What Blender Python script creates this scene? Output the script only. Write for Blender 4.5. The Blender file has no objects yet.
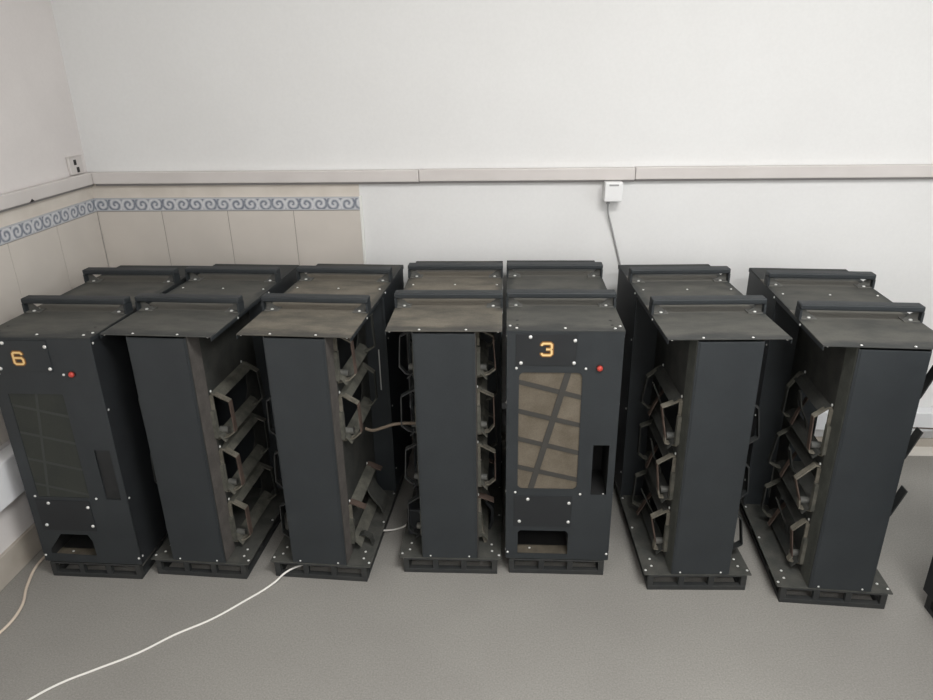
import bpy, bmesh, math, random
from mathutils import Vector, Matrix
R = math.radians
sc = bpy.context.scene
C = sc.collection

# ------------------------------------------------------------------ materials
def new_mat(name):
    m = bpy.data.materials.new(name); m.use_nodes = True
    nt = m.node_tree; b = nt.nodes['Principled BSDF']
    return m, nt, b
def node(nt, t, **kw):
    n = nt.nodes.new(t)
    for k, v in kw.items(): setattr(n, k, v)
    return n
def col(c): return (c[0], c[1], c[2], 1)
def simple(name, c, rough=.6, metal=0., spec=.5, emit=None):
    m, nt, b = new_mat(name)
    b.inputs['Base Color'].default_value = col(c)
    b.inputs['Roughness'].default_value = rough
    b.inputs['Metallic'].default_value = metal
    b.inputs['Specular IOR Level'].default_value = spec
    return m
def noisy(name, c1, c2, scale=20., rough=.6, detail=6., lo=.35, hi=.65, bump=0., spec=.5, stretch=(1,1,1), fine=None):
    m, nt, b = new_mat(name)
    tc = node(nt, 'ShaderNodeTexCoord'); mp = node(nt, 'ShaderNodeMapping')
    mp.inputs['Scale'].default_value = stretch
    nt.links.new(tc.outputs['Object'], mp.inputs['Vector'])
    n = node(nt, 'ShaderNodeTexNoise'); n.inputs['Scale'].default_value = scale; n.inputs['Detail'].default_value = detail
    nt.links.new(mp.outputs[0], n.inputs['Vector'])
    r = node(nt, 'ShaderNodeValToRGB')
    r.color_ramp.elements[0].position = lo; r.color_ramp.elements[1].position = hi
    r.color_ramp.elements[0].color = col(c1); r.color_ramp.elements[1].color = col(c2)
    nt.links.new(n.outputs['Fac'], r.inputs['Fac'])
    out = r.outputs['Color']
    if fine:                       # fine speckle multiplied on top: (scale, strength)
        f = node(nt, 'ShaderNodeTexNoise'); f.inputs['Scale'].default_value = fine[0]; f.inputs['Detail'].default_value = 3
        nt.links.new(tc.outputs['Object'], f.inputs['Vector'])
        mr = node(nt, 'ShaderNodeMapRange'); mr.inputs['From Min'].default_value = .3; mr.inputs['From Max'].default_value = .7
        mr.inputs['To Min'].default_value = 1-fine[1]; mr.inputs['To Max'].default_value = 1+fine[1]
        nt.links.new(f.outputs['Fac'], mr.inputs['Value'])
        mx = node(nt, 'ShaderNodeVectorMath', operation='SCALE')
        nt.links.new(out, mx.inputs[0]); nt.links.new(mr.outputs[0], mx.inputs['Scale'])
        out = mx.outputs[0]
    nt.links.new(out, b.inputs['Base Color'])
    b.inputs['Roughness'].default_value = rough
    b.inputs['Specular IOR Level'].default_value = spec
    if bump:
        bp = node(nt, 'ShaderNodeBump'); bp.inputs['Strength'].default_value = bump; bp.inputs['Distance'].default_value = .002
        nt.links.new(n.outputs['Fac'], bp.inputs['Height']); nt.links.new(bp.outputs[0], b.inputs['Normal'])
    return m

M = {}
M['wall'] = noisy('wall plaster', (.725, .722, .715), (.745, .744, .738), 2.5, .85, bump=.15, spec=.2, fine=(90, .012))
M['wall_side'] = noisy('side wall plaster', (.68, .645, .63), (.72, .685, .668), 3.5, .85, bump=.15, spec=.2, fine=(90, .012))  # pinkish copy of the wall plaster, tint of the light put into its colour
M['ceiling'] = simple('ceiling paint', (.8, .8, .78), .9)
M['floor'] = noisy('speckled linoleum', (.246, .236, .219), (.280, .270, .249), 2.2, .5, lo=.3, hi=.7, spec=.35, fine=(200, .15))
M['tile'] = noisy('beige glazed tile', (.56, .52, .475), (.61, .565, .515), 4, .35, spec=.5)
M['grout'] = simple('grout line', (.30, .27, .24), .9)
M['putty'] = simple('white tile edge putty', (.75, .75, .72), .7)
M['plaster_band'] = noisy('bare plaster band', (.60, .55, .49), (.66, .61, .55), 10, .85)
M['trunk'] = noisy('cable trunking plastic', (.58, .545, .525), (.62, .585, .565), 6, .5)
M['trunk_shade'] = simple('grey trunking shade', (.30, .285, .28), .7)  # grey of the shadow band under the trunking
M['trunk_white'] = noisy('white trunking plastic', (.76, .765, .785), (.79, .795, .81), 6, .5)
M['base_board'] = noisy('beige baseboard', (.38, .34, .29), (.46, .42, .37), 8, .6)
M['moulding'] = simple('pale moulding', (.62, .59, .54), .6)
M['white_plastic'] = simple('white plastic', (.78, .78, .78), .4)
M['black'] = simple('black void plastic', (.012, .012, .012), .7)
M['cable_white'] = simple('white cable', (.74, .72, .68), .5)
M['cable_beige'] = simple('beige cable', (.66, .56, .46), .5)
M['cable_grey'] = simple('grey cable', (.32, .32, .32), .5)
M['cable_dark'] = simple('dark brown cable', (.10, .075, .06), .5)
M['cable_brown'] = simple('dusty brown cable', (.11, .085, .062), .8)
M['paint'] = noisy('charcoal powder coat', (.0185, .0222, .0252), (.0228, .027, .0303), 9, .55, spec=.45, fine=(420, .10))
M['slot_dark'] = simple('dark slot cover', (.0085, .0095, .0105), .5)
M['paint_dark'] = noisy('dark charcoal plate', (.0135, .015, .017), (.017, .019, .021), 12, .6, spec=.4)
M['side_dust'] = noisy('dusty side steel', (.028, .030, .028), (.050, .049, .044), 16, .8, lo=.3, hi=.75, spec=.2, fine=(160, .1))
M['strip_lit'] = noisy('lit dusty corner strip', (.076, .069, .064), (.110, .100, .092), 22, .85, lo=.3, hi=.75, spec=.15, fine=(160, .1))  # dust colour with the warm lit tone mixed in
M['strip_lit_grey'] = noisy('greyish lit dusty corner strip', (.062, .065, .058), (.092, .096, .085), 22, .85, lo=.3, hi=.75, spec=.15, fine=(160, .1))  # left-facing copy, dust with a greyer lit tone
M['frame'] = noisy('base frame steel', (.020, .022, .023), (.030, .031, .030), 14, .65, spec=.4)
M['plate'] = noisy('dusty base plate', (.046, .048, .044), (.075, .074, .066), 18, .75, spec=.3, fine=(200, .1))
M['strap'] = noisy('dusty strap steel', (.10, .092, .074), (.165, .152, .124), 30, .85, spec=.2, fine=(220, .12))
M['rust'] = noisy('rust brown strap', (.062, .044, .036), (.095, .068, .056), 30, .85, spec=.2)
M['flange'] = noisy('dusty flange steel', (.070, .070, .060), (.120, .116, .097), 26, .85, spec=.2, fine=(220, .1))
M['steel'] = simple('zinc screw', (.80, .80, .78), .32, .55)
M['bracket'] = noisy('grey bracket steel', (.085, .087, .082), (.14, .137, .124), 30, .6, spec=.4)
M['red'] = simple('red push button', (.46, .05, .035), .4)
M['red_dark'] = simple('button collar', (.05, .012, .010), .5)
M['amber'] = simple('amber digit edge', (.20, .085, .012), .6)
M['cream'] = simple('cream digit face', (.76, .53, .24), .6)
M['mesh_brown'] = noisy('brown dust filter', (.108, .092, .070), (.148, .127, .099), 14, .95, spec=.1, fine=(330, .10))
M['mesh_dark'] = noisy('dark dust filter', (.037, .040, .0365), (.044, .0465, .041), 10, .95, spec=.1, fine=(330, .08))
M['brace'] = simple('dark brace strap', (.040, .038, .034), .8)
M['brace_dark'] = simple('charcoal brace strap', (.034, .037, .034), .8)
M['tray'] = noisy('dusty tray floor', (.075, .065, .05), (.13, .112, .086), 18, .9, spec=.1)
M['green'] = simple('green strip', (.02, .16, .045), .5)
M['pale'] = simple('pale light sliver', (.50, .50, .47), .4)

def lid_mat(name, base, d1, d2, amount, seed, strip_amt=1.):
    """painted steel under a layer of settled dust, thinner along the rubbed edges"""
    m, nt, b = new_mat(name)
    tc = node(nt, 'ShaderNodeTexCoord'); mp = node(nt, 'ShaderNodeMapping')
    mp.inputs['Location'].default_value = (seed, seed*.7, 0); mp.inputs['Scale'].default_value = (1, 2.2, 1)
    nt.links.new(tc.outputs['Object'], mp.inputs['Vector'])
    n1 = node(nt, 'ShaderNodeTexNoise'); n1.inputs['Scale'].default_value = 7; n1.inputs['Detail'].default_value = 8; n1.inputs['Roughness'].default_value = .62
    nt.links.new(mp.outputs[0], n1.inputs['Vector'])
    n2 = node(nt, 'ShaderNodeTexNoise'); n2.inputs['Scale'].default_value = 190; n2.inputs['Detail'].default_value = 3
    nt.links.new(tc.outputs['Object'], n2.inputs['Vector'])
    r1 = node(nt, 'ShaderNodeMapRange'); r1.inputs['From Min'].default_value = .32; r1.inputs['From Max'].default_value = .62
    r1.inputs['To Min'].default_value = amount*.45; r1.inputs['To Max'].default_value = amount
    nt.links.new(n1.outputs['Fac'], r1.inputs['Value'])
    # dust left thick under the handle bars, rubbed off along the rims and the rear corners
    sx = node(nt, 'ShaderNodeSeparateXYZ'); nt.links.new(tc.outputs['Object'], sx.inputs[0])
    def ramp_(src, a, b_, t0, t1):
        q = node(nt, 'ShaderNodeMapRange', interpolation_type='SMOOTHSTEP')
        for k_, v_ in (('From Min', a), ('From Max', b_), ('To Min', t0), ('To Max', t1)): q.inputs[k_].default_value = v_
        nt.links.new(src, q.inputs['Value']); return q.outputs[0]
    def op_(o_, a, b_):
        q = node(nt, 'ShaderNodeMath', operation=o_)
        for i_, v_ in enumerate((a, b_)):
            if isinstance(v_, (int, float)): q.inputs[i_].default_value = v_
            else: nt.links.new(v_, q.inputs[i_])
        return q.outputs[0]
    wob = op_('MULTIPLY', op_('SUBTRACT', n1.outputs['Fac'], .5), .10)
    au = op_('ADD', op_('ABSOLUTE', sx.outputs['X'], 0), wob)
    keep = op_('MULTIPLY', ramp_(op_('ADD', sx.outputs['Y'], wob), .012, .060, .45, 1.), ramp_(sx.outputs['Y'], .58, .62, 1., .30))
    keep = op_('MULTIPLY', keep, op_('MAXIMUM', ramp_(au, .145, .168, 1., .35), ramp_(sx.outputs['Y'], .16, .24, 1., 0.)))
    stripA = op_('MULTIPLY', ramp_(sx.outputs['Y'], .222, .226, 0., 1.), ramp_(sx.outputs['Y'], .292, .305, 1., 0.))
    stripB = op_('MULTIPLY', ramp_(sx.outputs['Y'], .560, .564, 0., 1.), ramp_(sx.outputs['Y'], .630, .643, 1., 0.))
    strip = op_('MULTIPLY', op_('ADD', stripA, stripB), ramp_(sx.outputs['X'], .150, .158, 1., 0.))
    amt = op_('MAXIMUM', op_('MULTIPLY', r1.outputs[0], keep), op_('MULTIPLY', strip, strip_amt))
    dm = node(nt, 'ShaderNodeMix', data_type='RGBA'); dm.inputs['A'].default_value = col(d1); dm.inputs['B'].default_value = col(d2)
    nt.links.new(n2.outputs['Fac'], dm.inputs['Factor'])
    mx = node(nt, 'ShaderNodeMix', data_type='RGBA'); mx.inputs['A'].default_value = col(base)
    nt.links.new(amt, mx.inputs['Factor']); nt.links.new(dm.outputs['Result'], mx.inputs['B'])
    nt.links.new(mx.outputs['Result'], b.inputs['Base Color'])
    b.inputs['Roughness'].default_value = .8; b.inputs['Specular IOR Level'].default_value = .25
    return m
BASE = (.030, .033, .035)
def grey_lid(k): return lid_mat('greyish dust lid', BASE, (.105, .102, .090), (.148, .142, .124), .72, k)
def brown_lid(k): return lid_mat('brown dust lid', BASE, (.140, .124, .099), (.220, .198, .160), .97, k)

def border_material():
    m, nt, b = new_mat('blue scroll border tile')
    L = nt.links
    tc = node(nt, 'ShaderNodeTexCoord'); sp = node(nt, 'ShaderNodeSeparateXYZ'); L.new(tc.outputs['Object'], sp.inputs[0])
    def math_(op, a, bb=None, c=None):
        n = node(nt, 'ShaderNodeMath', operation=op)
        for i, v in enumerate((a, bb, c)):
            if v is None: continue
            if isinstance(v, (int, float)): n.inputs[i].default_value = v
            else: L.new(v, n.inputs[i])
        return n.outputs[0]
    per = .0565
    cell = math_('DIVIDE', sp.outputs['X'], per)
    fr = math_('FRACT', cell)
    par = math_('SUBTRACT', math_('MULTIPLY', math_('PINGPONG', math_('FLOOR', cell), 1.), 2.), 1.)   # alternate -1 / +1
    cx = math_('MULTIPLY', math_('SUBTRACT', fr, .5), par)
    cy = math_('DIVIDE', sp.outputs['Z'], per)
    rr = math_('SQRT', math_('ADD', math_('MULTIPLY', cx, cx), math_('MULTIPLY', cy, cy)))
    an = math_('ARCTAN2', cy, cx)
    s = math_('SINE', math_('ADD', an, math_('MULTIPLY', rr, 17.)))
    s2 = math_('MULTIPLY_ADD', s, .5, .5)
    n = node(nt, 'ShaderNodeTexNoise'); n.inputs['Scale'].default_value = 90; L.new(tc.outputs['Object'], n.inputs['Vector'])
    s3 = math_('ADD', math_('MULTIPLY', s2, .65), math_('MULTIPLY', n.outputs['Fac'], .5))
    rim = math_('GREATER_THAN', math_('ABSOLUTE', cy), .375)
    ramp = node(nt, 'ShaderNodeValToRGB'); e = ramp.color_ramp.elements
    e[0].position = .25; e[0].color = (.17, .19, .235, 1); e[1].position = .95; e[1].color = (.64, .64, .655, 1)
    k = ramp.color_ramp.elements.new(.55); k.color = (.42, .435, .465, 1)
    L.new(s3, ramp.inputs['Fac'])
    mx = node(nt, 'ShaderNodeMix', data_type='RGBA'); mx.inputs['B'].default_value = (.44, .45, .48, 1)
    L.new(rim, mx.inputs['Factor']); L.new(ramp.outputs['Color'], mx.inputs['A'])
    L.new(mx.outputs['Result'], b.inputs['Base Color'])
    b.inputs['Roughness'].default_value = .35
    return m
M['border'] = border_material()

# ------------------------------------------------------------------ geometry helpers
class MB:
    def __init__(s): s.bm = bmesh.new()
    def box(s, x0, x1, y0, y1, z0, z1, mtx=None):
        vs = [s.bm.verts.new(Vector(p)) for p in ((x0,y0,z0),(x1,y0,z0),(x1,y1,z0),(x0,y1,z0),(x0,y0,z1),(x1,y0,z1),(x1,y1,z1),(x0,y1,z1))]
        for f in ((0,3,2,1),(4,5,6,7),(0,1,5,4),(1,2,6,5),(2,3,7,6),(3,0,4,7)): s.bm.faces.new([vs[i] for i in f])
        if mtx is not None:
            for v in vs: v.co = mtx @ v.co
        return s
    def prism(s, pts, a, b, axis):
        """polygon pts extruded from a to b along axis ('x': pts are (y,z); 'y': (x,z); 'z': (x,y))"""
        def P(p, t): return {'x': (t, p[0], p[1]), 'y': (p[0], t, p[1]), 'z': (p[0], p[1], t)}[axis]
        A = [s.bm.verts.new(P(p, a)) for p in pts]; B = [s.bm.verts.new(P(p, b)) for p in pts]
        s.bm.faces.new(A); s.bm.faces.new(B[::-1]); n = len(pts)
        for i in range(n): s.bm.faces.new((A[i], B[i], B[(i+1) % n], A[(i+1) % n]))
        return s
    def ribbon(s, path, t, a, b, axis, closed=False):
        """a flat strap of thickness t following path in the plane across axis, a..b wide along axis"""
        n = len(path); L, Rr = [], []
        for i, p in enumerate(path):
            p = Vector(p)
            d0 = (p - Vector(path[i-1])).normalized() if i else None
            d1 = (Vector(path[i+1]) - p).normalized() if i < n-1 else None
            d0 = d0 or d1; d1 = d1 or d0
            nn = Vector((-(d0.y+d1.y), d0.x+d1.x)); nn.normalize()
            k = 1/max(.45, nn.dot(Vector((-d1.y, d1.x))))
            L.append(p + nn*t/2*k); Rr.append(p - nn*t/2*k)
        for i in range(n-1): s.prism([L[i], L[i+1], Rr[i+1], Rr[i]], a, b, axis)
        return s
    def cyl(s, c, r, h, axis='z', n=20, r2=None, seg_dome=0):
        ax = {'x': Vector((1,0,0)), 'y': Vector((0,1,0)), 'z': Vector((0,0,1))}[axis]
        e1 = Vector((0,1,0)) if axis == 'x' else Vector((1,0,0)); e2 = ax.cross(e1)
        r2 = r if r2 is None else r2; c = Vector(c)
        rings = [(r, 0), (r2, h)]
        if seg_dome: rings = [(r, 0), (r, h*.45), (r*.72, h*.85), (r*.3, h)]
        V = [[s.bm.verts.new(c + ax*z + (e1*math.cos(2*math.pi*i/n) + e2*math.sin(2*math.pi*i/n))*q) for i in range(n)] for q, z in rings]
        for A, B in zip(V, V[1:]):
            for i in range(n): s.bm.faces.new((A[i], A[(i+1) % n], B[(i+1) % n], B[i]))
        s.bm.faces.new(V[0][::-1]); s.bm.faces.new(V[-1])
        return s
    def mesh(s, name):
        bmesh.ops.recalc_face_normals(s.bm, faces=s.bm.faces)
        me = bpy.data.meshes.new(name); s.bm.to_mesh(me); s.bm.free(); return me
    def build(s, name, mat, parent=None, bevel=0, smooth=False):
        return link(name, s.mesh(name), mat, parent, bevel, smooth)
def link(name, me, mat, parent=None, bevel=0, smooth=False):
    o = bpy.data.objects.new(name, me); C.objects.link(o)
    if mat is not None and not me.materials: me.materials.append(mat)
    if parent is not None: o.parent = parent
    if smooth:
        for p in me.polygons: p.use_smooth = True
    if bevel:
        b = o.modifiers.new('edge', 'BEVEL'); b.width = bevel; b.segments = 2; b.limit_method = 'ANGLE'; b.angle_limit = R(40)
    return o
def tube(name, pts, r, mat, parent=None, cyclic=False):
    cu = bpy.data.curves.new(name, 'CURVE'); cu.dimensions = '3D'; cu.bevel_depth = r; cu.bevel_resolution = 3; cu.resolution_u = 8
    sp = cu.splines.new('BEZIER'); sp.bezier_points.add(len(pts)-1)
    for bp, p in zip(sp.bezier_points, pts):
        bp.co = p; bp.handle_left_type = bp.handle_right_type = 'AUTO'
    cu.use_fill_caps = True
    tmp = bpy.data.objects.new('tmp', cu); C.objects.link(tmp)
    dg = bpy.context.evaluated_depsgraph_get()
    me = bpy.data.meshes.new_from_object(tmp.evaluated_get(dg)); me.name = name
    bpy.data.objects.remove(tmp); bpy.data.curves.remove(cu)
    me.materials.clear()
    return link(name, me, mat, parent, smooth=True)
def holed_plate(outer, holes, th):
    """flat plate with cut-outs in its own (x,y) plane, th thick about z=0"""
    cu = bpy.data.curves.new('plate', 'CURVE'); cu.dimensions = '2D'; cu.fill_mode = 'BOTH'; cu.extrude = th/2
    for poly in [outer] + list(holes):
        sp = cu.splines.new('POLY'); sp.points.add(len(poly)-1); sp.use_cyclic_u = True
        for q, p in zip(sp.points, poly): q.co = (p[0], p[1], 0, 1)
    tmp = bpy.data.objects.new('tmp', cu); C.objects.link(tmp)
    dg = bpy.context.evaluated_depsgraph_get()
    me = bpy.data.meshes.new_from_object(tmp.evaluated_get(dg))
    bpy.data.objects.remove(tmp); bpy.data.curves.remove(cu)
    me.materials.clear()
    return me
def rect(x0, x1, z0, z1, r=0, n=5):
    if r <= 0: return [(x0,z0),(x1,z0),(x1,z1),(x0,z1)]
    out = []
    for cx, cz, a in ((x1-r, z0+r, -90), (x1-r, z1-r, 0), (x0+r, z1-r, 90), (x0+r, z0+r, 180)):
        out += [(cx + r*math.cos(R(a+90*i/n)), cz + r*math.sin(R(a+90*i/n))) for i in range(n+1)]
    return out
FRONT = Matrix(((1,0,0,0),(0,0,-1,0),(0,1,0,0),(0,0,0,1)))        # plate (x,y) -> (u, z), normal to -v
SIDE = Matrix(((0,0,1,0),(1,0,0,0),(0,1,0,0),(0,0,0,1)))          # plate (x,y) -> (v, z), normal to u
def thing(name, label, cat, loc=(0,0,0), rz=0, group=None):
    o = bpy.data.objects.new(name, None); C.objects.link(o); o.empty_display_size = .1
    o.location = loc; o.rotation_euler = (0, 0, rz); return tag(o, label, cat, group)
def tag(o, label, cat, group=None):
    o['label'] = label; o['category'] = cat
    if group: o['group'] = group
    return o
def struct(o): o['kind'] = 'structure'; return o

_screw = MB().cyl((0,0,0), 1, .75, 'z', 12, seg_dome=1).mesh('screw'); _screw.materials.append(M['steel'])
for p in _screw.polygons: p.use_smooth = True
def screw(parent, loc, axis='z', r=.004, name='screw'):
    o = bpy.data.objects.new(name, _screw); C.objects.link(o); o.parent = parent; o.location = loc; o.scale = (r, r, r)
    o.rotation_euler = {'z': (0,0,0), '-y': (R(90),0,0), 'x': (0,R(90),0), '-x': (0,R(-90),0)}[axis]
    return o

# ------------------------------------------------------------------ the room
YW, XL, XR, YF, ZC = 2.7853, -1.6918, 3.0, -2.2, 2.85
struct(MB().box(XL-.1, XR+.1, YF-.1, YW+.1, -.1, 0).build('floor', M['floor']))
struct(MB().box(XL-.1, XR+.1, YF-.1, YW+.1, ZC, ZC+.1).build('ceiling', M['ceiling']))
struct(MB().box(XL-.1, XR+.1, YW, YW+.1, 0, ZC).build('wall_back', M['wall']))
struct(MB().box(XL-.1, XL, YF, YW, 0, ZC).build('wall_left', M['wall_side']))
struct(MB().box(XR, XR+.1, YF, YW, 0, ZC).build('wall_right', M['wall']))
struct(MB().box(XL-.1, XR+.1, YF-.1, YF, 0, ZC).build('wall_front', M['wall']))

# tiled lower wall, its scroll border, and the bare plaster band above it
TX, TT, ZB0, ZB1, ZT = -.590, .010, 1.0715, 1.1239, 1.1239
tiles = MB()
g = .0012; edges = [XL+TT, -1.4095, -1.1345, -.862, TX]
for a, b in zip(edges, edges[1:]):
    for z0, z1 in ((.0, .27), (.27, .67), (.67, ZB0-.001)): tiles.box(a+g, b-g, YW-TT, YW, z0+g, z1-g)
trim1 = struct(tiles.build('trim_1', M['tile'], bevel=.0008))
struct(MB().box(XL+TT, TX-.001, YW-TT+.0015, YW, 0, ZB0).build('trim_2', M['grout']))
tiles = MB(); ys = [YW-TT] + [2.4985-.2755*i for i in range(6)]
for a, b in zip(ys[1:], ys):
    for z0, z1 in ((.45, .67), (.67, ZB0-.001)): tiles.box(XL, XL+TT, a+g, b-g, z0+g, z1-g)
struct(tiles.build('trim_3', M['tile'], bevel=.0008))
struct(MB().box(XL, XL+TT-.0015, ys[-1], YW-TT, .45, ZB0).build('trim_4', M['grout']))
zc = (ZB0+ZB1)/2; hb = (ZB1-ZB0)/2
o = struct(MB().box(0, TX-XL-TT, -.0125, 0, -hb, hb).build('trim_5', M['border'], bevel=.0015)); o.location = (XL+TT, YW, zc)
o = struct(MB().box(0, YW-TT-ys[-1], -.0125, 0, -hb, hb).build('trim_6', M['border'], bevel=.0015)); o.location = (XL, YW-TT, zc); o.rotation_euler = (0, 0, R(90)); o.scale = (-1, 1, 1)
o.rotation_euler = (0, 0, R(90)); o.scale = (1, 1, 1); o.location = (XL, ys[-1], zc)
struct(MB().box(TX-.001, TX+.010, YW-.011, YW, 0, ZB1+.003).build('trim_7', M['putty'], bevel=.002))
struct(MB().box(XL+.004, TX, YW-.004, YW, ZB1, 1.185).build('trim_8', M['plaster_band']))
struct(MB().box(XL, XL+.004, ys[-1], YW, ZB1, 1.185).build('trim_9', M['plaster_band']))
# low skirtings
struct(MB().box(TX+.012, XR, YW-.012, YW, 0, .062).build('baseboard_back', M['base_board'], bevel=.003))
struct(MB().box(XL, XL+.014, YF, YW-.06, 0, .105).build('baseboard_left', M['base_board'], bevel=.003))
struct(MB().prism([(YW-.012, 0), (YW-.05, 0), (YW-.046, .014), (YW-.012, .024)], TX+.012, XR, 'x').build('trim_10', M['moulding']))

# cable trunking
TD = .032
t = thing('surface_mounted_trunking', 'long pale plastic cable trunking along the back wall at chest height', 'cable trunking', (0, YW, 1.18), 0, 'wall cable trunkings')
joints = [XL+TD, -.3445, .490, XR]
for i, (a, b) in enumerate(zip(joints, joints[1:])):
    dz = (.0, .0015, .0035)[i]
    cv = MB().box(a+.0008, b-.0008, -TD, -.0005, .0035+dz, .049+dz).build('cover', M['trunk'], t, bevel=.003)
    MB().box(a+.0008, b-.0008, -TD+.016, -.0005, -.006+dz, .0034+dz).build('shade_lip', M['trunk_shade'], cv)  # grey strip below the cover stands for its shadow
t = thing('surface_mounted_trunking', 'pale plastic cable trunking along the left wall with a dark notch', 'cable trunking', (XL, YW, 1.18), 0, 'wall cable trunkings')
cv = MB().box(.0045, TD, -3.2, -.0005, .0035, .049).build('cover', M['trunk'], t, bevel=.003)
MB().box(.0045, TD-.016, -3.2, -.0005, -.006, .0034).build('shade_lip', M['trunk_shade'], cv)  # same painted shadow strip under the left trunking
MB().prism([(-.432, .0034), (-.405, .0034), (-.418, .014)], TD-.002, TD+.0006, 'x').build('notch', M['black'], t)
t = thing('surface_mounted_trunking', 'white cable trunking low on the back wall right of the cabinets', 'cable trunking', (0, YW, .125), 0, 'wall cable trunkings')
cv = MB().box(TX+.012, XR, -.060, -.0005, 0, .088).build('cover', M['trunk_white'], t, bevel=.004)
t = thing('surface_mounted_trunking', 'white cable trunking low on the left wall beside the number 6 cabinet', 'cable trunking', (XL, YW, .285), 0, 'wall cable trunkings')
cv = MB().box(.0005, .062, -3.2, -.0625, 0, .146).build('cover', M['trunk_white'], t, bevel=.004)

# two-port socket on the left wall next to the corner
t = thing('data_socket', 'small white two port socket above the trunking in the left corner', 'socket', (XL, 2.7, 1.2315))
MB().box(.0005, .012, -.040, .047, .0, .066).build('housing', M['trunk'], t, bevel=.003)
for y, z in ((-.004, .045), (.008, .016)): MB().box(.009, .0128, y-.0085, y+.0085, z-.010, z+.010).build('port', M['black'], t)
MB().box(.0005, .015, -.042, .049, .0655, .0685).build('top_cap', M['trunk'], t, bevel=.001)
# junction box under the back trunking and its cable
t = thing('junction_box', 'small white junction box fixed below the back wall trunking', 'junction box', (.4075, YW, 1.1075))
MB().box(-.034, .034, -.062, -.0005, .0, .074).build('housing', M['white_plastic'], t, bevel=.004)
MB().box(-.018, .018, -.0635, -.061, .060, .066).build('cover_slot', M['cable_grey'], t)
MB().cyl((-.015, -.03, -.014), .007, .016, 'z').build('cable_gland', M['cable_grey'], t)
tag(tube('cable', [(.3925, 2.755, 1.094), (.397, 2.765, 1.058), (.412, 2.775, 1.007), (.430, 2.778, .9465), (.448, 2.778, .885), (.470, 2.778, .80), (.50, 2.775, .60), (.50, 2.72, .22), (.50, 2.68, .08)], .0036, M['cable_grey']),
    'thin grey cable hanging from the junction box down the back wall', 'cable')

# ------------------------------------------------------------------ cabinets
W, L, H, BW, PZ, HW, JV = .345, .788, .8828, .318, .063, .093, .45
GROUP = 'charcoal steel equipment cabinets'
def handle(root, v):
    """carrying handle across the lid: flat bar on two legs with inward feet, gussets and bolts"""
    b = MB().box(-.1735, .1735, 0, .042, .031, .049).build('handle', M['paint'], root, bevel=.004); b.location = (0, v, H)
    for s in (-1, 1):
        m = MB().box(min(s*.1733, s*.1665), max(s*.1733, s*.1665), .001, .041, .0006, .0312)
        m.build('leg', M['paint'], b)
        f = MB().box(min(s*.1665, s*.122), max(s*.1665, s*.122), .002, .040, .0006, .0038)
        f.prism([(s*.1665, .0038), (s*.1665, .031), (s*.157, .031), (s*.126, .0038)], .019, .0225, 'y')
        br = f.build('foot_bracket', M['bracket'], b)
        screw(b, (s*.143, .010, .0038), 'z', .0052, 'bolt')
        screw(b, (s*.143, .031, .0038), 'z', .0052, 'bolt')
def base(root, cable_gap=False):
    x0, x1, y0, y1 = -BW/2, BW/2, .0, L-.012
    f = MB()
    t_ = .020; r_ = .017
    f.box(x0, x1, y0, y0+t_, 0, r_); f.box(x0, x1, y1-t_, y1, 0, r_)
    f.box(x0, x0+t_, y0+t_, y1-t_, 0, r_); f.box(x1-t_, x1, y0+t_, y1-t_, 0, r_)
    top = PZ-.0045
    f.box(x0, x1, y0, y0+t_, top-.006, top); f.box(x0, x1, y1-t_, y1, top-.006, top)
    f.box(x0, x0+t_, y0+t_, y1-t_, top-.012, top); f.box(x1-t_, x1, y0+t_, y1-t_, top-.012, top)
    fr = f.build('base_frame', M['frame'], root, bevel=.0015)
    for u in (x0+.009, -.050, .046, x1-.009):
        MB().box(u-.009, u+.009, y0+.001, y0+.016, r_, top-.006).build('rib', M['frame'], fr)
    for u in (x0+.008, x1-.008):
        for v in (.14, .36, .58, y1-.012): MB().box(u-.007, u+.007, v-.012, v+.012, r_, top-.012).build('rib', M['frame'], fr)
    return fr
def lid(root, mat, k):
    m = MB().box(-W/2, W/2, 0, L, H-.004, H)
    o = m.build('lid', mat, root, bevel=.0008)
    for s in (-1, 1): MB().box(min(s*W/2, s*(W/2-.002)), max(s*W/2, s*(W/2-.002)), .0, L, H-.015, H-.0041).build('lip', M['paint'], o)
    return o
HOLE = [(.085, -.045), (.108, -.020), (.300, -.020), (.352, -.052), (.352, -.120), (.318, -.152), (.100, -.152), (.085, -.130)]
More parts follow.
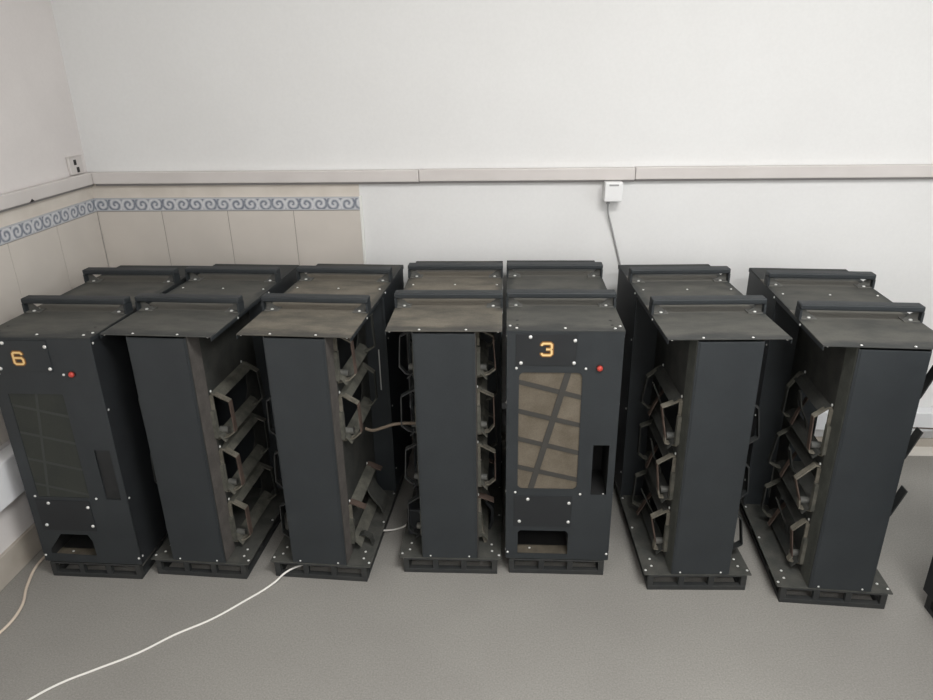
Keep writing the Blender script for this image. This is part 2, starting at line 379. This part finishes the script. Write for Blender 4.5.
def open_cabinet(x, y, rz, label, lidm, left, right, seed, wild=0., shade_side=0, guides=True, tangle=0, du=0., open_rear=False):
    """cabinet with a narrow spine in front, open sides with strap loops, and a boxed rear half"""
    rnd = random.Random(seed)
    root = thing('equipment_cabinet', label, 'equipment cabinet', (x, y, 0), rz, GROUP)
    base(root)
    bp = MB().box(-W/2, W/2, 0, L, PZ-.0045, PZ).build('base_plate', M['plate'], root, bevel=.001)
    for s in (-1, 1):
        for u, v in ((.141, .041), (.139, .076), (.1645, .020), (.164, .247), (.164, .43)): screw(bp, (s*u, v, PZ-.0003), 'z', .0042)
    ld = lid(root, lidm, seed)
    for u in (-.072, .066): screw(ld, (u, .007, H-.0002), 'z', .0038)
    for u in (-.145, .004, .152): screw(ld, (u, .462, H-.0002), 'z', .0036)
    for s in (-1, 1):
        screw(ld, (s*.160, .004, H-.0040), '-y', .0030)
        for v in (.19, .455): screw(ld, (s*W/2, v, H-.010), 'x' if s > 0 else '-x', .0036)
    handle(root, .205); handle(root, .543)
    # spine: front panel between two cut-out side walls
    fp = MB().box(-HW+.0006, HW-.0006, 0.0005, .0035, PZ, H-.010)
    fp.box(-HW+.006, HW-.006, -.0016, .0005, PZ+.004, H-.0115)
    fp = fp.build('front_panel', M['paint'], root, bevel=.0006)
    for u in (-.065, .065): screw(fp, (u, -.0016, PZ+.010), '-y', .0032)
    for s, levels in ((-1, left), (1, right)):
        holes = []
        for b, kind in levels:
            if kind != 'bent': holes.append([(v, b+z) for v, z in HOLE])
            elif not holes: holes.append([(.118, .10), (.440, .10), (.440, .60), (.41, .655), (.14, .655), (.118, .62)])   # whole side cut open
        me = holed_plate([(.0036, PZ), (JV, PZ), (JV, H-.0045), (.0036, H-.0045)], holes, .0024)
        w = link('side_wall', me, M['side_dust'], root); me.transform(SIDE); w.location = (s*(HW-.0012), 0, 0)
        x0_, x1_ = sorted((s*(HW+.0003), s*(HW+.0013)))
        MB().box(x0_, x1_, .006, .074, PZ+.001, H-.006).build('corner_strip', M['strip_lit' if s > 0 else 'strip_lit_grey'], root)  # added thin plate, light on the wall edge put into its colour
        for b, kind in levels:
            ax = 'x' if s > 0 else '-x'
            if b < .8:
                for v in (.091, .331): screw(root, (s*HW, v, b), ax, .0046)
            if kind == 'bent':                        # strap broken open and bent outwards
                MB().ribbon([(s*HW, b-.004), (s*(HW+.022), b+.010), (s*.136, b+.040), (s*.166, b+.128)], .0042, .078, .112, 'y').build('strap_loop', M['frame'], root)
                continue
            lm = M['flange' if s > 0 else 'side_dust'] if s != shade_side else M['frame']  # ledges darker on left-facing and unlit sides, shade put into colour
            # ledges folded out along the cut-out
            def uz(u, z): return (s*u, b+z)
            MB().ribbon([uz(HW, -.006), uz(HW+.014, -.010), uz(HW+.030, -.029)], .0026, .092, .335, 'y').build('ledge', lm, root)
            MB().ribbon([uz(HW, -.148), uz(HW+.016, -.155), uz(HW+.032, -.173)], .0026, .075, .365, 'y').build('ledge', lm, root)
            # front jamb fold
            MB().ribbon([uz(HW, -.035), uz(HW+.010, -.035)], .05, .078, .085, 'y').build('jamb', M['strap'], root)
            MB().box(min(s*(HW+.0003), s*(HW+.012)), max(s*(HW+.0003), s*(HW+.012)), .066, .084, b-.156, b-.06).build('jamb', M['flange'], root)
            for v0, mats in ((.096, ('strap', 'rust') if s != shade_side else ('frame', 'frame')), (.337, ('flange', 'side_dust') if s != shade_side else ('frame', 'frame'))):  # darker steel on unlit side and rear outer bars stands for shade
                j = lambda a: rnd.uniform(-a, a)*(1+wild*2)
                wv = .019+.004*rnd.random()
                o1, o2 = .147+j(.004), (.151 if tangle != s or v0 > .2 else .132)+j(.004)
                if kind == 'half':
                    lp = MB().ribbon([(s*HW, b-.006), (s*.112, b-.012), (s*.146, b-.026)], .0035, v0-wv/2, v0+wv/2+.006, 'y')
                    lp.build('strap_loop', M['rust'], root); continue
                drop = .035+wild*.04*rnd.random()
                path = [(s*HW, b-.008), (s*.106, b-.012+j(.003)), (s*o1, b-drop+j(.004)), (s*o2, b-.140+j(.005)), (s*.131, b-.160), (s*HW, b-.170)]
                lp = MB().ribbon(path[:3], .0045, v0-wv/2, v0+wv/2, 'y').build('strap_loop', M[mats[0]], root)
                MB().ribbon(path[2:4], .0035, v0-wv*.5, v0+wv*.5, 'y').build('outer_bar', M[mats[1]], lp)
                MB().ribbon(path[3:], .0045, v0-wv/2, v0+wv/2, 'y').build('lower_bar', M[mats[0]], lp)
                if tangle == s and v0 < .2:
                    k1, k2 = rnd.uniform(-.02, .02), rnd.uniform(-.012, .012)
                    MB().ribbon([(s*(.150+k2), b-.022), (s*.128, b-.075+k1), (s*.106, b-.118), (s*.097, b-.160)], .004, .215+k1, .237+k1, 'y').build('loose_strap', M['side_dust'], root)
                    MB().ribbon([(s*.099, b-.060), (s*.122, b-.100+k2), (s*(.146+k2), b-.155)], .004, .265+k2, .282+k2, 'y').build('loose_strap', M['rust'], root)
                # small roller pin near the lower end of the front loops
                if v0 < .2:
                    MB().cyl((s*HW, v0+.018, b-.148), .011, s*.030, 'x', 14).build('pin', M['bracket'], root, smooth=False)
    for b in ((.66, .46, .257) if guides else ()):                     # sloping guides inside the spine
        q = MB(); mt = Matrix.Translation((0, 0, b-.085)) @ Matrix.Rotation(R(rnd.choice((-1, 1))*(24+10*rnd.random())), 4, 'Y')
        q.box(-.075, .075, .19, .30, -.0015, .0015, mt); q.build('inner_guide', M['side_dust'], root)
    for ch in root.children:                       # the spine as a whole sits a little off centre on some cabinets
        if ch.name.split('.')[0] not in ('base_frame', 'base_plate', 'lid', 'handle'): ch.location.x += du
    # boxed rear half
    rb = MB()
    rb.box(-W/2+.002, -W/2+.0045, JV, L-.003, PZ, H-.0045)
    if not open_rear:
        rb.box(W/2-.0045, W/2-.002, JV, L-.003, PZ, H-.0045); rb.box(-W/2+.0045, W/2-.0045, JV, JV+.0025, PZ, H-.0045)
    else:                                          # bulkhead and right panel with large cut-outs
        me = holed_plate(rect(-W/2+.0045, W/2-.0045, PZ, H-.0045), [rect(-.085, .150, .09, .56, .02)], .0025)
        o = link('bulkhead', me, M['paint'], root); me.transform(FRONT); o.location = (0, JV+.00125, 0)
        me = holed_plate(rect(JV, L-.003, PZ, H-.0045), [rect(JV+.02, L-.012, .09, .60, .02)], .0025)
        o = link('side_panel', me, M['paint'], root); me.transform(SIDE); o.location = (W/2-.00325, 0, 0)
    rb.box(-W/2+.0045, W/2-.0045, L-.0055, L-.003, PZ, H-.0045)
    rb.box(-W/2+.0020, -W/2+.010, JV-.010, JV, PZ, H-.018); rb.box(W/2-.010, W/2-.0020, JV-.010, JV, PZ, H-.018)
    rb = rb.build('rear_box', M['paint'], root, bevel=.0008)
    for s in (-1, 1):
        for z in (.16, .43, .70): screw(rb, (s*(W/2-.002), JV+.012, z), 'x' if s > 0 else '-x', .0036)
    return root

D3 = [[(0, .80), (0, .90), (.13, 1), (.85, 1), (1, .88), (1, .62), (.86, .5), (.42, .5)], [(.86, .5), (1, .38), (1, .12), (.85, 0), (.13, 0), (0, .10), (0, .2)]]
D6 = [[(.95, .80), (.95, .90), (.82, 1), (.15, 1), (0, .88), (0, .12), (.15, 0), (.85, 0), (1, .12), (1, .40), (.85, .54), (.05, .54)]]
def digit(root, strokes, x0, x1, z0, z1):
    P = lambda p: (x0+(x1-x0)*p[0], z0+(z1-z0)*p[1])
    d = MB()
    for st in strokes: d.ribbon([P(p) for p in st], .0128, -.0010, .0, 'y')
    d = d.build('digit', M['amber'], root)
    e = MB()
    for st in strokes: e.ribbon([P(p) for p in st], .0058, -.0020, -.0009, 'y')
    e.build('digit_face', M['cream'], d); return d
def closed_cabinet(x, y, rz, label, lidm, strokes, brown, seed):
    root = thing('equipment_cabinet', label, 'equipment cabinet', (x, y, 0), rz, GROUP)
    base(root)
    bp = MB().box(-W/2+.004, W/2-.004, .004, L, PZ-.0045, PZ).build('base_plate', M['plate'], root, bevel=.001)
    ld = lid(root, lidm, seed)
    MB().box(-W/2+.002, W/2-.002, -.0008, .0012, H-.0098, H-.0041).build('front_lip', M['paint'], ld)
    for u in (-.1425, 0, .145): screw(ld, (u, .016, H-.0002), 'z', .0042)
    for s in (-1, 1):
        for v in (.045, .085): MB().cyl((s*.140, v, H-.0001), .0045, .0006, 'z', 12).build('rivet_hole', M['black'], ld)
        screw(ld, (s*.162, .035, H-.0002), 'z', .0042)
    handle(root, .205); handle(root, .543)
    bd = MB()
    bd.box(-W/2+.002, -W/2+.0045, .003, L-.003, PZ, H-.0045); bd.box(W/2-.0045, W/2-.002, .003, L-.003, PZ, H-.0045)
    bd.box(-W/2+.0045, W/2-.0045, L-.0055, L-.003, PZ, H-.0045)
    body = bd.build('body', M['paint_dark'], root, bevel=.0008)
    for s in (-1, 1):
        for z in (.09, .32, .64, .86): screw(body, (s*(W/2-.002), .012, z), 'x' if s > 0 else '-x', .0038)
    win = rect(-.134, .055, .338, .747, .016) if brown else rect(-.131, .045, .322, .695, .004)
    slot = rect(.1, .150, .319, .501)
    opening = [(-.131, .083), (.035, .083), (.035, .166), (.026, .1765), (-.122, .1765), (-.131, .168)] if brown else [(-.140, .095), (.018, .091), (.016, .150), (.004, .1765), (-.090, .1765), (-.140, .112)]
    zt = H-.0095
    me = holed_plate([(-W/2+.0015, PZ+.0005), (W/2-.0015, PZ+.0005), (W/2-.0015, zt), (-W/2+.0015, zt)], [win, slot, opening], .003)
    fp = link('front_panel', me, M['paint'], root); me.transform(FRONT); fp.location = (0, .0015, 0)
    for p in ((-.142, .761), (.064, .761), (-.141, .324), (.067, .321), (-.164, .088), (.164, .088)): screw(fp, (p[0], -.0015, p[1]), '-y', .0042)
    MB().cyl((.098, -.0002, .187), .011, .0016, 'y', 24).build('cover_disc', M['paint'], fp)
    # filter behind the window, with dark braces laid across it
    fl = MB().box(*((-.142, .062, .0042, .010, .330, .755) if brown else (-.1308, .0448, .0016, .010, .3222, .6948))).build('window_filter', M['mesh_brown' if brown else 'mesh_dark'], root)
    bm_ = M['brace' if brown else 'brace_dark']
    def bar(a, b, w, dy):
        a = Vector(a); b = Vector(b); d = (b-a).normalized(); n = Vector((-d.y, d.x))*w/2
        MB().prism([a+n, b+n, b-n, a-n], .0008+dy if brown else .0011+dy*.2, .0041 if brown else .0018, 'y').build('brace', bm_, fl)
    if brown:
        bar((.0135, .750), (-.0925, .334), .0185, .0)
        for z0, z1 in ((.7155, .663), (.617, .568), (.520, .470), (.418, .372)): bar((-.138, z0), (.059, z1), .0150, .0012)
    else:
        bar((-.042, .6935), (-.095, .3235), .0090, .0)
        for z0, z1 in ((.655, .618), (.560, .523), (.465, .428), (.372, .335)): bar((-.1300, z0), (.0440, z1), .0090, .0012)
    # dark recess behind the slot and the delivery opening
    rc = MB(); rc.box(.094, .096, .0031, .16, .313, .507); rc.box(.154, .156, .0031, .16, .313, .507); rc.box(.096, .154, .1585, .16, .313, .507)
    rc.box(.096, .154, .0031, .1585, .313, .315); rc.box(.096, .154, .0031, .1585, .505, .507)
    rc = rc.build('slot_recess', M['black'], root)
    if brown: screw(rc, (.142, .012, .3150), 'z', .0030)
    else: MB().box(.0985, .1515, .0038, .006, .3155, .5045).build('slot_cover', M['slot_dark'], rc)
    o0, o1 = (-.134, .038) if brown else (-.143, .021)
    rc = MB(); rc.box(o0-.002, o0, .0031, .20, .078, .182); rc.box(o1, o1+.002, .0031, .20, .078, .182); rc.box(o0, o1, .198, .20, .078, .182); rc.box(o0, o1, .0031, .198, .180, .182)
    rc = rc.build('opening_recess', M['black'], root)
    MB().box(o0, o1, .0031, .052, .074, .0785).build('tray', M['tray'], rc); MB().box(o0, o1, .052, .198, .070, .0745).build('tray_floor', M['black'], rc)
    screw(rc, (-.09, .035, .0785), 'z', .004)
    # number plate
    npl = MB().box(-.1445, .0345, -.0022, -.0002, .770, .8705).build('number_plate', M['paint_dark' if brown else 'paint'], root, bevel=.0006)
    for p in ((-.102, .862), (.0285, .8515), (-.129, .779), (.028, .780)): screw(npl, (p[0], -.0022, p[1]), '-y', .0056, 'bolt')
    if strokes:
        dx = -.0535 if strokes is D3 else -.0635; dz = .8235 if strokes is D3 else .8135
        d = digit(npl, strokes, dx-.0145, dx+.0145, dz-.0185, dz+.0185); d.location = (0, -.0022, 0)
    cp = MB().box(-.1445, .041, -.0022, -.0002, .193, .311).build('cover_plate', M['paint_dark'], root, bevel=.0006)
    for p in ((-.1, .300), (.0325, .2875), (-.1265, .214), (.033, .2145)): screw(cp, (p[0], -.0022, p[1]), '-y', .0056, 'bolt')
    # red push button
    rbm = MB().cyl((.1045 if brown else .092, -.004, .764), .0105, .0038, 'y', 24).build('push_button', M['red_dark'], root)
    o = MB().cyl((0, 0, 0), .0086, .008, 'z', 20, seg_dome=1).build('button_cap', M['red'], rbm, smooth=True); o.location = (.1045 if brown else .092, -.004, .764); o.rotation_euler = (R(90), 0, 0)
    return root

std = [(.66, 'loop'), (.46, 'loop'), (.257, 'loop')]
top4 = [(.865, 'loop')] + std
UN = {1: (-1.3888, 1.8383, -1.2218), 2: (-1.0308, 1.8562, -2.8903), 3: (-.6192, 1.8590, -3.1036), 4: (-.1844, 1.9049, .2519),
      5: (.1732, 1.9136, .0048), 6: (.6255, 1.8526, 1.7958), 7: (1.0329, 1.7966, -3.526)}
P = {k: (v[0], v[1], R(v[2])) for k, v in UN.items()}
closed_cabinet(*P[1], 'closed charcoal cabinet with yellow number 6 and dark window, nearest the left wall', grey_lid(1), D6, False, 1)
open_cabinet(*P[2], 'open sided charcoal cabinet with greyish lid standing next to the number 6 cabinet', grey_lid(2.3), std, std, 2, 0, -1)
c3 = open_cabinet(*P[3], 'open sided cabinet with dusty brown lid and white cable running through its base', brown_lid(3.7), std, [(.865, 'loop'), (.66, 'loop'), (.257, 'half')], 3, 0, -1)
c4 = open_cabinet(*P[4], 'open sided cabinet with dusty brown lid standing immediately left of the number 3 cabinet', brown_lid(5.1), top4, [(.865, 'loop'), (.66, 'loop'), (.46, 'loop'), (.257, 'half')], 4, 0, -1)
closed_cabinet(*P[5], 'closed charcoal cabinet with yellow number 3 and brown crossed window', grey_lid(6.4), D3, True, 5)
open_cabinet(*P[6], 'open sided charcoal cabinet standing immediately right of the number 3 cabinet', grey_lid(7.9), std, std, 6, .35, 1, True, -1, .006)
c7 = open_cabinet(*P[7], 'open sided cabinet at right end of row with dark arms sticking out sideways', grey_lid(9.2), std, [(.66, 'bent'), (.46, 'bent'), (.257, 'bent')], 7, .8, 0, False, -1, .014, True)
c8 = closed_cabinet(1.4785, 1.027, 0, 'dark cabinet cut off by the right edge of the photo, in front of the row', grey_lid(11), None, False, 8)
MB().box(-BW/2-.004, -BW/2+.001, .0, L-.04, PZ-.010, PZ-.0046).build('green_strip', M['green'], c8)

# loose bits of the opened cabinets
MB().ribbon([(-.089, .452), (-.055, .40), (-.04, .345)], .003, .10, .33, 'y').build('inner_plate', M['side_dust'], c7)
MB().ribbon([(-.089, .245), (-.03, .20), (.02, .13)], .003, .10, .33, 'y').build('inner_plate', M['side_dust'], c7)
MB().box(.1352, .1388, JV-.0022, JV-.0002, .50, .66).build('light_sliver', M['pale'], c3)  # pale strip painted for light showing through a gap
MB().ribbon([(.100, PZ+.002), (.104, PZ+.035), (.125, PZ+.045), (.150, PZ+.030), (.156, PZ+.001)], .004, .11, .135, 'y').build('fallen_strap', M['side_dust'], c3)
MB().ribbon([(.098, .20), (.120, .15), (.150, .11), (.158, .085)], .004, .27, .36, 'y').build('fallen_strap', M['plate'], c3)
MB().ribbon([(.099, .19), (.103, .12), (.118, PZ+.001)], .010, .085, .115, 'y').build('fallen_strap', M['strap'], c4)
MB().ribbon([(.118, .18), (.140, .15), (.140, .10), (.128, PZ+.001)], .010, .16, .22, 'y').build('fallen_strap', M['paint_dark'], c4)
MB().box(-.158, -.105, .12, .17, PZ, .17).build('motor_block', M['paint_dark'], c4, bevel=.006)

# ------------------------------------------------------------------ loose cables
tag(tube('cable', [(-1.42, 1.12, .0035), (-1.355, 1.26, .0035), (-1.3023, 1.3446, .0035), (-1.2496, 1.4006, .0035), (-1.1858, 1.4454, .0035), (-1.084, 1.5159, .0035), (-1.0055, 1.5913, .0035), (-.9172, 1.6596, .0035), (-.8506, 1.7327, .0035), (-.775, 1.825, .005), (-.735, 1.868, .0225), (-.68, 1.91, .024), (-.56, 2.02, .024), (-.458, 2.099, .0225), (-.435, 2.114, .014), (-.405, 2.135, .0045), (-.375, 2.157, .0045), (-.352, 2.168, .0215), (-.31, 2.178, .024)], .0034, M['cable_white']),
    'white cable trailing over the floor and through a cabinet base', 'cable')
tag(tube('cable', [(-1.62, 1.40, .0045), (-1.585, 1.50, .0045), (-1.5529, 1.5767, .0045), (-1.5548, 1.6748, .0045), (-1.605, 1.7893, .0045), (-1.635, 1.888, .0045), (-1.632, 2.0, .0045), (-1.625, 2.2, .0045)], .0045, M['cable_beige']),
    'beige cable curling on the floor along the left wall', 'cable')
tag(tube('cable', [(-.462, 2.01, .497), (-.44, 2.005, .493), (-.405, 2.0, .505), (-.36, 2.0, .520), (-.282, 2.0, .525)], .0052, M['cable_brown']),
    'dusty brown cable stretched between two dusty lidded cabinets', 'cable')
tag(tube('cable', [(1.55, 2.7225, .145), (1.76, 2.7225, .143), (1.9, 2.7225, .138), (2.3, 2.7225, .133), (2.8, 2.7225, .133)], .003, M['cable_dark']),
    'thin dark cable below the low trunking at the right', 'cable')

# ------------------------------------------------------------------ light
def area(name, loc, size, energy, colr=(1, 1, 1), rot=(0, 0, 0), sy=None):
    l = bpy.data.lights.new(name, 'AREA'); l.shape = 'RECTANGLE'; l.size = size; l.size_y = sy or size; l.energy = energy; l.color = colr
    o = bpy.data.objects.new(name, l); C.objects.link(o); o.location = loc; o.rotation_euler = rot; return o
area('ceiling_lamp', (.8, .55, ZC-.03), 1.2, 62, (1, .99, .975), sy=.6)
area('ceiling_lamp', (.8, -1.2, ZC-.03), 1.2, 50, (1, .99, .975), sy=.6)
area('side_light', (XR-.03, .3, 1.55), 1.4, 22, (.93, .97, 1), (0, R(90), 0), 1.2)  # area light at the right wall, no window modelled
area('side_light', (XL+.03, -.9, 1.5), 1.5, 20, (1, .985, .965), (0, R(-90), 0), 1.3)  # unseen fill added to lighten left-facing cabinet sides
w = bpy.data.worlds.new('World'); sc.world = w; w.use_nodes = True
w.node_tree.nodes['Background'].inputs[0].default_value = (.5, .5, .5, 1)

# ------------------------------------------------------------------ camera
f_px, tilt, roll, yaw = 696.4601, R(22.1742), R(-.9502), R(3.5174)
fw = Vector((0, math.cos(tilt), -math.sin(tilt))); up = Vector((0, math.sin(tilt), math.cos(tilt))); rt = Vector((1, 0, 0))
Rz = Matrix.Rotation(yaw, 3, 'Z'); fw, up, rt = Rz @ fw, Rz @ up, Rz @ rt
rt2 = math.cos(roll)*rt + math.sin(roll)*up; up2 = -math.sin(roll)*rt + math.cos(roll)*up
cd = bpy.data.cameras.new('camera'); cam = bpy.data.objects.new('camera', cd); C.objects.link(cam)
m3 = Matrix((rt2, up2, -fw)).transposed()
cam.matrix_world = Matrix.Translation((0, 0, 1.6)) @ m3.to_4x4()
cd.sensor_width = 36; cd.lens = f_px*36/933; cd.clip_start = .05
sc.camera = cam
vs = sc.view_settings; vs.view_transform = 'Standard'; vs.look = 'None'; vs.exposure = .03; vs.gamma = 1; vs.use_curve_mapping = False
